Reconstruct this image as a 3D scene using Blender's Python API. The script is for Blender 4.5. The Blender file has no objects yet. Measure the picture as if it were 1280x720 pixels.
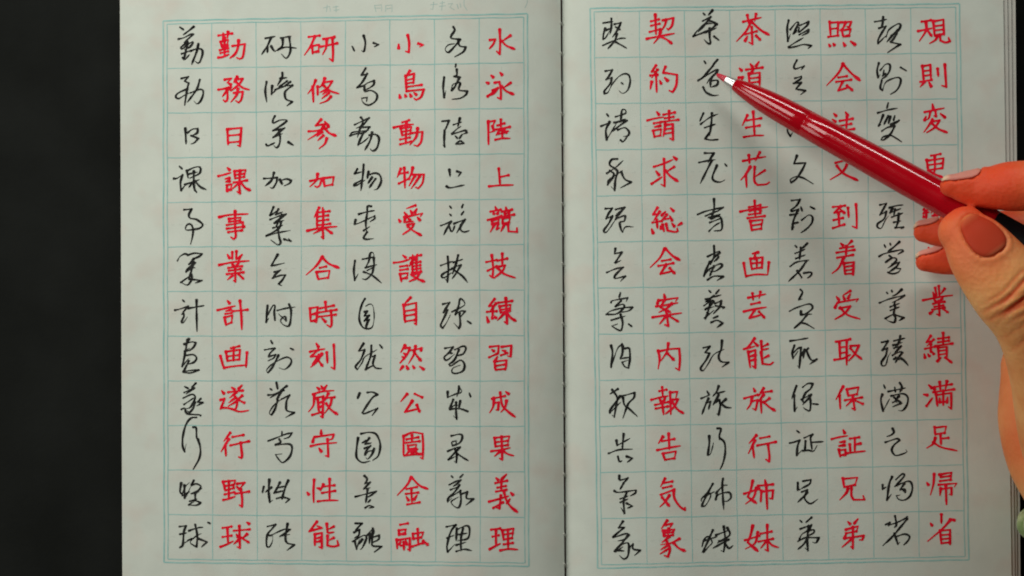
import bpy, bmesh, math, random
import numpy as np
from mathutils import Vector, Matrix
from mathutils.bvhtree import BVHTree

random.seed(7)
C = bpy.context.scene
COL = C.collection

# ---------------------------------------------------------------- camera, light, exposure
# 1 unit = 10 cm.  A phone held half a metre above an open A5 exercise book, looking straight down.
S = 0.00269            # size of one photo pixel on the page, in units
H = 5.0                # camera height above the page
ZP = 0.11             # page height above the desk
cam = bpy.data.cameras.new('camera')
cam.sensor_width = 36.0
cam.lens = 36.0 * H / (1280 * S)
cam.clip_start = 0.05
cam.clip_end = 100
co = bpy.data.objects.new('camera', cam)
COL.objects.link(co)
co.location = (0, 0, ZP + H)
C.camera = co

w = bpy.data.worlds.new('World')
C.world = w
w.use_nodes = True
bg = w.node_tree.nodes['Background']
bg.inputs['Color'].default_value = (0.92, 1.0, 0.95, 1)
bg.inputs['Strength'].default_value = 0.03

def area(name, loc, target, sx, sy, power, color):
    L = bpy.data.lights.new(name, 'AREA')
    L.shape = 'RECTANGLE'
    L.size, L.size_y = sx, sy
    L.energy = power
    L.color = color
    o = bpy.data.objects.new(name, L)
    COL.objects.link(o)
    o.location = loc
    o.rotation_euler = (Vector(target) - Vector(loc)).to_track_quat('-Z', 'Y').to_euler()
    return o

area('key_lamp', (-2.7, 2.3, 4.4), (-0.1, 0, 0), 2.4, 2.2, 120, (1.0, 0.99, 0.93))
area('added_fill', (-6.4, -1.0, 3.5), (0.3, 0, 0), 3.2, 3.0, 112, (1.0, 0.985, 0.93))  # added fill with no lamp there, evens the light across the pages
area('window_light', (0.4, 8.2, 4.3), (0, 0, 0), 4.8, 1.0, 290, (0.97, 1.0, 0.96))

C.view_settings.view_transform = 'Standard'
C.view_settings.look = 'None'
C.view_settings.exposure = 0.1
C.view_settings.gamma = 1.0
C.view_settings.use_curve_mapping = False
C.cycles.filter_width = 1.9

# ---------------------------------------------------------------- helpers
def tag(o, label=None, cat=None, group=None, kind=None):
    if label: o['label'] = label
    if cat: o['category'] = cat
    if group: o['group'] = group
    if kind: o['kind'] = kind
    return o

def link(name, verts, faces, m, parent=None, smooth=False):
    me = bpy.data.meshes.new(name)
    me.from_pydata([tuple(v) for v in verts], [], faces)
    me.update()
    if smooth:
        me.polygons.foreach_set('use_smooth', [True] * len(me.polygons))
    if m: me.materials.append(m)
    o = bpy.data.objects.new(name, me)
    COL.objects.link(o)
    if parent: o.parent = parent
    return o

def empty(name, loc=(0, 0, 0)):
    o = bpy.data.objects.new(name, None)
    COL.objects.link(o)
    o.location = loc
    o.empty_display_size = 0.1
    return o

def P(px, py, h=0.0):
    """a place h above the page that the photo shows at (px, py)"""
    k = S * (H - h) / H
    return Vector(((px - 640) * k, (360 - py) * k, ZP + h))

def mat(name, color, rough=0.6, spec=0.3):
    m = bpy.data.materials.new(name)
    m.use_nodes = True
    b = m.node_tree.nodes['Principled BSDF']
    b.inputs['Base Color'].default_value = (*color, 1)
    b.inputs['Roughness'].default_value = rough
    b.inputs['Specular IOR Level'].default_value = spec
    return m, m.node_tree, b

def node(nt, typ, **kw):
    n = nt.nodes.new(typ)
    for k, v in kw.items():
        if k in n.inputs.keys(): n.inputs[k].default_value = v
        else: setattr(n, k, v)
    return n

def noise_mix(nt, b, c1, c2, scale, detail=4, lo=0.35, hi=0.65, coord='Object'):
    tc = node(nt, 'ShaderNodeTexCoord')
    nz = node(nt, 'ShaderNodeTexNoise', Scale=scale, Detail=detail)
    nt.links.new(tc.outputs[coord], nz.inputs['Vector'])
    r = node(nt, 'ShaderNodeValToRGB')
    r.color_ramp.elements[0].position = lo
    r.color_ramp.elements[1].position = hi
    r.color_ramp.elements[0].color = (*c1, 1)
    r.color_ramp.elements[1].color = (*c2, 1)
    nt.links.new(nz.outputs['Fac'], r.inputs['Fac'])
    if b: nt.links.new(r.outputs['Color'], b.inputs['Base Color'])
    return tc, r

def bump(nt, b, tc, scale, strength, dist, coord='Object', typ='ShaderNodeTexNoise', **kw):
    nz = node(nt, typ, Scale=scale, **kw)
    nt.links.new(tc.outputs[coord], nz.inputs['Vector'])
    bp = node(nt, 'ShaderNodeBump', Strength=strength, Distance=dist)
    nt.links.new(nz.outputs[0], bp.inputs['Height'])
    prev = b.inputs['Normal'].links
    if prev: nt.links.new(prev[0].from_socket, bp.inputs['Normal'])
    nt.links.new(bp.outputs['Normal'], b.inputs['Normal'])

# ---------------------------------------------------------------- materials
M_desk, nt, b = mat('black_desk', (0.008, 0.009, 0.008), 0.8, 0.06)
tc, r = noise_mix(nt, b, (0.0085, 0.0092, 0.008), (0.0125, 0.0135, 0.012), 3.0, 6)
bump(nt, b, tc, 60, 0.25, 0.004, Detail=5)

def paper(name, tint):
    m, nt, b = mat(name, tint, 0.85, 0.15)
    # fibres and the faint pink marks of ink that shows through from the back of the sheet
    tc, r = noise_mix(nt, None, tuple(c * 0.955 for c in tint), tint, 14, 6)
    n2 = node(nt, 'ShaderNodeTexNoise', Scale=9.0, Detail=2)
    nt.links.new(tc.outputs['Object'], n2.inputs['Vector'])
    r2 = node(nt, 'ShaderNodeValToRGB')
    r2.color_ramp.elements[0].position = 0.5
    r2.color_ramp.elements[1].position = 0.78
    r2.color_ramp.elements[0].color = (1, 1, 1, 1)
    r2.color_ramp.elements[1].color = (1.0, 0.91, 0.90, 1)
    nt.links.new(n2.outputs['Fac'], r2.inputs['Fac'])
    mx = node(nt, 'ShaderNodeMix', data_type='RGBA', blend_type='MULTIPLY')
    mx.inputs['Factor'].default_value = 1.0
    nt.links.new(r.outputs['Color'], mx.inputs['A'])
    nt.links.new(r2.outputs['Color'], mx.inputs['B'])
    nt.links.new(mx.outputs['Result'], b.inputs['Base Color'])
    bump(nt, b, tc, 150, 0.2, 0.002, Detail=4)
    bump(nt, b, tc, 2.2, 0.8, 0.02, Detail=2)
    return m

M_paper = paper('writing_paper', (0.675, 0.71, 0.625))
M_sheet = paper('sheet_edge_paper', (0.66, 0.65, 0.58))
M_cover, nt, b = mat('dark_red_cover', (0.13, 0.010, 0.016), 0.5, 0.3)
M_line, nt, b = mat('teal_ruling', (0.36, 0.54, 0.49), 0.85, 0.1)
tc, r = noise_mix(nt, b, (0.27, 0.55, 0.51), (0.40, 0.62, 0.57), 26, 3)
M_guide, nt, b = mat('pale_guide_line', (0.60, 0.635, 0.56), 0.85, 0.1)
M_head, nt, b = mat('teal_heading', (0.42, 0.56, 0.51), 0.85, 0.1)
M_red, nt, b = mat('red_ink', (0.66, 0.004, 0.03), 0.7, 0.08)
tc, r = noise_mix(nt, b, (0.78, 0.003, 0.018), (0.94, 0.012, 0.040), 34, 4)
M_black, nt, b = mat('black_ink', (0.02, 0.02, 0.02), 0.7, 0.08)
tc, r = noise_mix(nt, b, (0.010, 0.010, 0.009), (0.032, 0.032, 0.029), 34, 4)
M_thread, nt, b = mat('white_thread', (0.55, 0.55, 0.49), 0.8, 0.2)

M_pen, nt, b = mat('red_plastic', (0.46, 0.001, 0.008), 0.11, 0.45)
tc, r = noise_mix(nt, None, (0.08, 0.08, 0.08), (0.16, 0.16, 0.16), 11, 5)
nt.links.new(r.outputs['Color'], b.inputs['Roughness'])
M_metal, nt, b = mat('pen_tip_metal', (0.60, 0.59, 0.58), 0.3, 0.5)
b.inputs['Metallic'].default_value = 1.0
M_nib, nt, b = mat('red_nib', (0.60, 0.012, 0.04), 0.3, 0.5)

# ---------------------------------------------------------------- the desk
d = link('desk', [(-9, -7, 0), (9, -7, 0), (9, 7, 0), (-9, 7, 0)], [(0, 1, 2, 3)], M_desk)
tag(d, kind='structure')

# ---------------------------------------------------------------- the notebook
def gutter(py): return 701.5 + (py / 720.0) * 5.0          # photo x of the fold
def profile(px, py):
    """height of the paper above the page plane: a low swell, then down into the fold"""
    dx = (px - gutter(py)) * S
    a = abs(dx)
    if dx < 0:
        return -0.050 * math.exp(-a / 0.085) + 0.022 * math.exp(-((a - 0.36) / 0.20) ** 2)
    return -0.066 * math.exp(-a / 0.090) + 0.016 * math.exp(-((a - 0.34) / 0.18) ** 2)
def on_page(px, py, lift=0.0):
    return P(px, py, profile(px, py) + lift)

book = empty('notebook', (0, 0, 0))
tag(book, 'open stitched exercise book of ruled squares filled with red and black handwritten characters', 'notebook')

def sheet(name, ax, bx, m, lift, thick, nx=170, ny=24, y0=-42, y1=744, parent=None):
    """a sheet of paper from photo x ax(py) to bx(py)"""
    V, F = [], []
    for side in (0, 1):
        for j in range(ny + 1):
            py = y0 + (y1 - y0) * j / ny
            for i in range(nx + 1):
                u = i / nx
                px = ax(py) + (bx(py) - ax(py)) * u
                p = on_page(px, py, lift)
                if side: p.z -= thick
                V.append(p)
    n = (nx + 1) * (ny + 1)
    idx = lambda i, j, s: s * n + j * (nx + 1) + i
    for j in range(ny):
        for i in range(nx):
            F.append((idx(i, j, 0), idx(i, j + 1, 0), idx(i + 1, j + 1, 0), idx(i + 1, j, 0)))
            F.append((idx(i, j, 1), idx(i + 1, j, 1), idx(i + 1, j + 1, 1), idx(i, j + 1, 1)))
    for i in range(nx):
        for j in (0, ny):
            F.append((idx(i, j, 0), idx(i + 1, j, 0), idx(i + 1, j, 1), idx(i, j, 1)))
    for j in range(ny):
        for i in (0, nx):
            F.append((idx(i, j, 0), idx(i, j, 1), idx(i, j + 1, 1), idx(i, j + 1, 0)))
    o = link(name, V, F, m, parent, True)
    me = o.data
    bm = bmesh.new(); bm.from_mesh(me)
    bmesh.ops.recalc_face_normals(bm, faces=bm.faces)
    for e in bm.edges:
        if len(e.link_faces) == 2 and e.calc_face_angle(0) > 0.8: e.smooth = False
    bm.to_mesh(me); bm.free()
    return o

left_edge = lambda py: 150.2 + py / 720 * 3.0
right_edge = lambda o0, o1: (lambda py: o0 + (o1 - o0) * py / 720)
page_l = sheet('page', left_edge, lambda py: gutter(py) - 0.9, M_paper, 0.0, 0.003, parent=book)
page_r = sheet('page', lambda py: gutter(py) + 1.0, right_edge(1254, 1264.5), M_paper, 0.0, 0.003, parent=book)
# the leaves below, each a little wider than the one above it at the fore-edge
sheet('leaf', lambda py: gutter(py) + 1.5, right_edge(1259.0, 1268.5), M_sheet, -0.007, 0.003, parent=book)
sheet('leaf', lambda py: gutter(py) + 1.5, right_edge(1264.0, 1271.5), M_sheet, -0.014, 0.003, parent=book)
sheet('leaf', lambda py: gutter(py) + 1.5, right_edge(1269.3, 1275.5), M_sheet, -0.021, 0.006, parent=book)
sheet('leaf', lambda py: left_edge(py) - 0.3, lambda py: gutter(py) - 1.5, M_sheet, -0.006, 0.006, parent=book)
# the cover lies flat on the desk under everything
def slab(name, corners, z0, z1, m, parent):
    V = [Vector((c.x, c.y, z0)) for c in corners] + [Vector((c.x, c.y, z1)) for c in corners]
    F = [(3, 2, 1, 0), (4, 5, 6, 7)] + [(i, (i + 1) % 4, 4 + (i + 1) % 4, 4 + i) for i in range(4)]
    return link(name, V, F, m, parent)
slab('cover', [P(148.9, 747), P(1276.6, 747), P(1270.3, -45), P(145.9, -45)], 0.002, 0.012, M_cover, book)

# ruled squares: inner frame corners of each page in the photo
QL = ((208.7, 30.0), (654.5, 21.5), (656.0, 703.5), (210.0, 699.0))
QR = ((742.5, 14.5), (1194.5, 9.0), (1206.0, 695.5), (752.0, 706.0))
def quad(Q, u, v):
    a = [(1 - u) * (1 - v) * Q[0][k] + u * (1 - v) * Q[1][k] + u * v * Q[2][k] + (1 - u) * v * Q[3][k] for k in (0, 1)]
    return a
def ribbon(V, F, pts, wpx, lift):
    n0 = len(V)
    for i, p in enumerate(pts):
        a = pts[max(0, i - 1)]; b_ = pts[min(len(pts) - 1, i + 1)]
        tx, ty = b_[0] - a[0], b_[1] - a[1]
        l = math.hypot(tx, ty) or 1
        nx, ny = -ty / l, tx / l
        ww = wpx[i] if isinstance(wpx, list) else wpx
        V.append(on_page(p[0] + nx * ww / 2, p[1] + ny * ww / 2, lift))
        V.append(on_page(p[0] - nx * ww / 2, p[1] - ny * ww / 2, lift))
        if i: F.append((n0 + 2 * i - 2, n0 + 2 * i - 1, n0 + 2 * i + 1, n0 + 2 * i))
def wob(p, k): return (p[0] + 0.25 * math.sin(k * 1.7), p[1] + 0.25 * math.cos(k * 2.3))
def line(V, F, Q, u0, v0, u1, v1, wpx, lift, n=72):
    pts = [wob(quad(Q, u0 + (u1 - u0) * i / n, v0 + (v1 - v0) * i / n), i * 0.4 + u0 * 9 + v0 * 7) for i in range(n + 1)]
    ribbon(V, F, pts, wpx, lift)
for Q, page, ou, ov, fx in ((QL, page_l, 0.0108, 0.0062, 1.0), (QR, page_r, 0.0108, 0.0062, 1.0)):
    V, F = [], []
    for i in range(1, 8): line(V, F, Q, i / 8, 0, i / 8, 1, 1.0, 0.0003)
    for j in range(1, 12): line(V, F, Q, 0, j / 12, 1, j / 12, 1.15, 0.0004)
    for (du, dv, ww) in ((0, 0, 1.2), (ou, ov, 1.7)):
        line(V, F, Q, -du, -dv, 1 + du, -dv, ww, 0.0005)
        line(V, F, Q, -du, 1 + dv, 1 + du, 1 + dv, ww, 0.0005)
        line(V, F, Q, -du, -dv, -du, 1 + dv, ww, 0.0006)
        line(V, F, Q, 1 + du, -dv, 1 + du, 1 + dv, ww, 0.0006)
    link('ruled_grid', V, F, M_line, page)
    V, F = [], []
    for i in range(8):
        for j in range(12):
            for k in range(5):
                a, b_ = j + 0.08 + k * 0.18, j + 0.16 + k * 0.18
                line(V, F, Q, (i + .5) / 8, a / 12, (i + .5) / 8, b_ / 12, 0.6, 0.0002, 2)
                a, b_ = i + 0.08 + k * 0.18, i + 0.16 + k * 0.18
                line(V, F, Q, a / 8, (j + .5) / 12, b_ / 8, (j + .5) / 12, 0.6, 0.00025, 2)
    link('guide_line', V, F, M_guide, page)

# printed heading above the left frame, most of it cut by the edge of the photo
HEAD = ['404,10 412,8 413,14;409,6 408,15;416,9 423,8;417,13 424,12;420,7 420,15',
        '468,6 470,15;468,7 477,6 477,14;468,10 476,10;482,7 482,15;482,7 490,6 490,15;483,11 489,10',
        '538,6 547,5;542,2 541,12 538,11;550,4 556,3;553,1 552,13;549,8 557,7;560,5 566,4 562,9 568,12;571,5 573,11;575,4 576,9',
        '583,-6 580,1 580,7 584,13', '655,-8 659,-2 659,4 656,10']
for word in HEAD:
    V, F = [], []
    for q, st in enumerate(word.split(';')):
        ribbon(V, F, [tuple(map(float, p.split(','))) for p in st.split()], 0.8, 0.0003 + q * 0.00002)
    link('printed_heading', V, F, M_head, page_l)

# thread that sews the fold: short white stitches standing in the dark slit
def capsule(a, b_, r, n=8):
    a, b_ = Vector(a), Vector(b_)
    t = (b_ - a).normalized()
    s = t.cross(Vector((0, 0, 1)))
    if s.length < 1e-4: s = Vector((1, 0, 0))
    s.normalize(); q = s.cross(t)
    V, F = [], []
    rings = [(a - t * r * 0.8, 0.4), (a, 1), (b_, 1), (b_ + t * r * 0.8, 0.4)]
    for c, k in rings:
        for i in range(n):
            an = 2 * math.pi * i / n
            V.append(c + (s * math.cos(an) + q * math.sin(an)) * r * k)
    for j in range(3):
        for i in range(n):
            F.append((j * n + i, j * n + (i + 1) % n, (j + 1) * n + (i + 1) % n, (j + 1) * n + i))
    F.append(tuple(range(n - 1, -1, -1))); F.append(tuple(3 * n + i for i in range(n)))
    return V, F
py = -10.0
while py < 735:
    g = gutter(py)
    V, F = capsule(P(g - 1.0, py, -0.044), P(g + 0.9, py + 4.5, -0.060), 0.0026)
    link('thread_stitch', V, F, M_thread, book, True)
    py += 37.6

# ---------------------------------------------------------------- the writing
def spline(pts, sharp):
    """Catmull-Rom through the points, kept sharp where the pen turned a hard corner"""
    pts = [Vector(p) for p in pts]
    runs, cur = [], [pts[0]]
    for i in range(1, len(pts)):
        cur.append(pts[i])
        if i < len(pts) - 1:
            a, b_ = pts[i] - pts[i - 1], pts[i + 1] - pts[i]
            if a.length > 0.1 and b_.length > 0.1 and math.degrees(a.angle(b_)) > sharp:
                runs.append(cur); cur = [pts[i]]
    runs.append(cur)
    out = []
    for R_ in runs:
        seg = []
        for i in range(len(R_) - 1):
            p0 = R_[i - 1] if i > 0 else R_[0] * 2 - R_[1]
            p1, p2 = R_[i], R_[i + 1]
            p3 = R_[i + 2] if i + 2 < len(R_) else R_[-1] * 2 - R_[-2]
            n = max(3, int((p2 - p1).length / 1.2))
            for k in range(n):
                t = k / n
                seg.append(0.5 * ((2 * p1) + (p2 - p0) * t + (2 * p0 - 5 * p1 + 4 * p2 - p3) * t * t + (3 * p1 - p0 - 3 * p2 + p3) * t ** 3))
        seg.append(R_[-1])
        out.append(seg)
    return out

def stroke(V, F, pts, red, lift, rnd):
    runs = spline(pts, 48 if red else 100)
    total = sum((a - b_).length for s in runs for a, b_ in zip(s, s[1:])) or 1
    base = (3.35 if red else 2.35) * rnd.uniform(0.93, 1.07)
    d = Vector(pts[-1]) - Vector(pts[-2])
    ang = math.degrees(math.atan2(d.y, d.x))
    short = total < 7.5
    pos, ph = 0.0, rnd.uniform(0, 6)
    for s in runs:
        W = []
        for i, p in enumerate(s):
            if i: pos += (p - s[i - 1]).length
            t = pos / total
            if red:
                k = 0.84 + 0.34 * math.exp(-(t / 0.10) ** 2) + 0.06 * math.sin(ph + 7 * t)
                tg = s[min(i + 1, len(s) - 1)] - s[max(i - 1, 0)]
                k *= 0.86 + 0.24 * abs(tg.y) / (tg.length or 1)
                if short: k = 0.66 + 0.66 * t
                elif len(pts) == 2 and abs(ang) < 30: k = 0.70 + 0.28 * math.exp(-(t / .12) ** 2) + 0.46 * math.exp(-((1 - t) / .13) ** 2)
                elif 95 < ang < 175 and len(pts) < 4: k *= 1.08 - 0.95 * max(0, t - 0.35)
                elif 20 < ang < 70: k *= 1.0 + 0.5 * math.exp(-((t - 0.86) / 0.14) ** 2) - 0.35 * max(0, t - 0.93) / 0.07
                else: k *= 1 - 0.34 * max(0, t - 0.8) / 0.2
            else:
                tg = (s[min(i + 1, len(s) - 1)] - s[max(i - 1, 0)])
                l = tg.length or 1
                down = tg.y / l
                k = 0.86 + 0.30 * down + 0.20 * math.sin(ph + pos * 0.33) + 0.30 * math.exp(-(pos / 2.5) ** 2)
                if short: k = 0.8 + 0.5 * t
                k *= 1 - 0.6 * max(0, t - 0.82) / 0.18
            W.append(max(0.5, base * k))
        # rounded ends
        q = [(p.x, p.y) for p in s]
        a = (s[0] - s[1]); a = a / (a.length or 1)
        e = (s[-1] - s[-2]); e = e / (e.length or 1)
        q = [(q[0][0] + a.x * W[0] * .42, q[0][1] + a.y * W[0] * .42), (q[0][0] + a.x * W[0] * .28, q[0][1] + a.y * W[0] * .28)] + q + \
            [(q[-1][0] + e.x * W[-1] * .28, q[-1][1] + e.y * W[-1] * .28), (q[-1][0] + e.x * W[-1] * .42, q[-1][1] + e.y * W[-1] * .42)]
        W = [W[0] * .45, W[0] * .82] + W + [W[-1] * .82, W[-1] * .40]
        ribbon(V, F, q, W, lift)
        lift += 0.00002
    return lift

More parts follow.
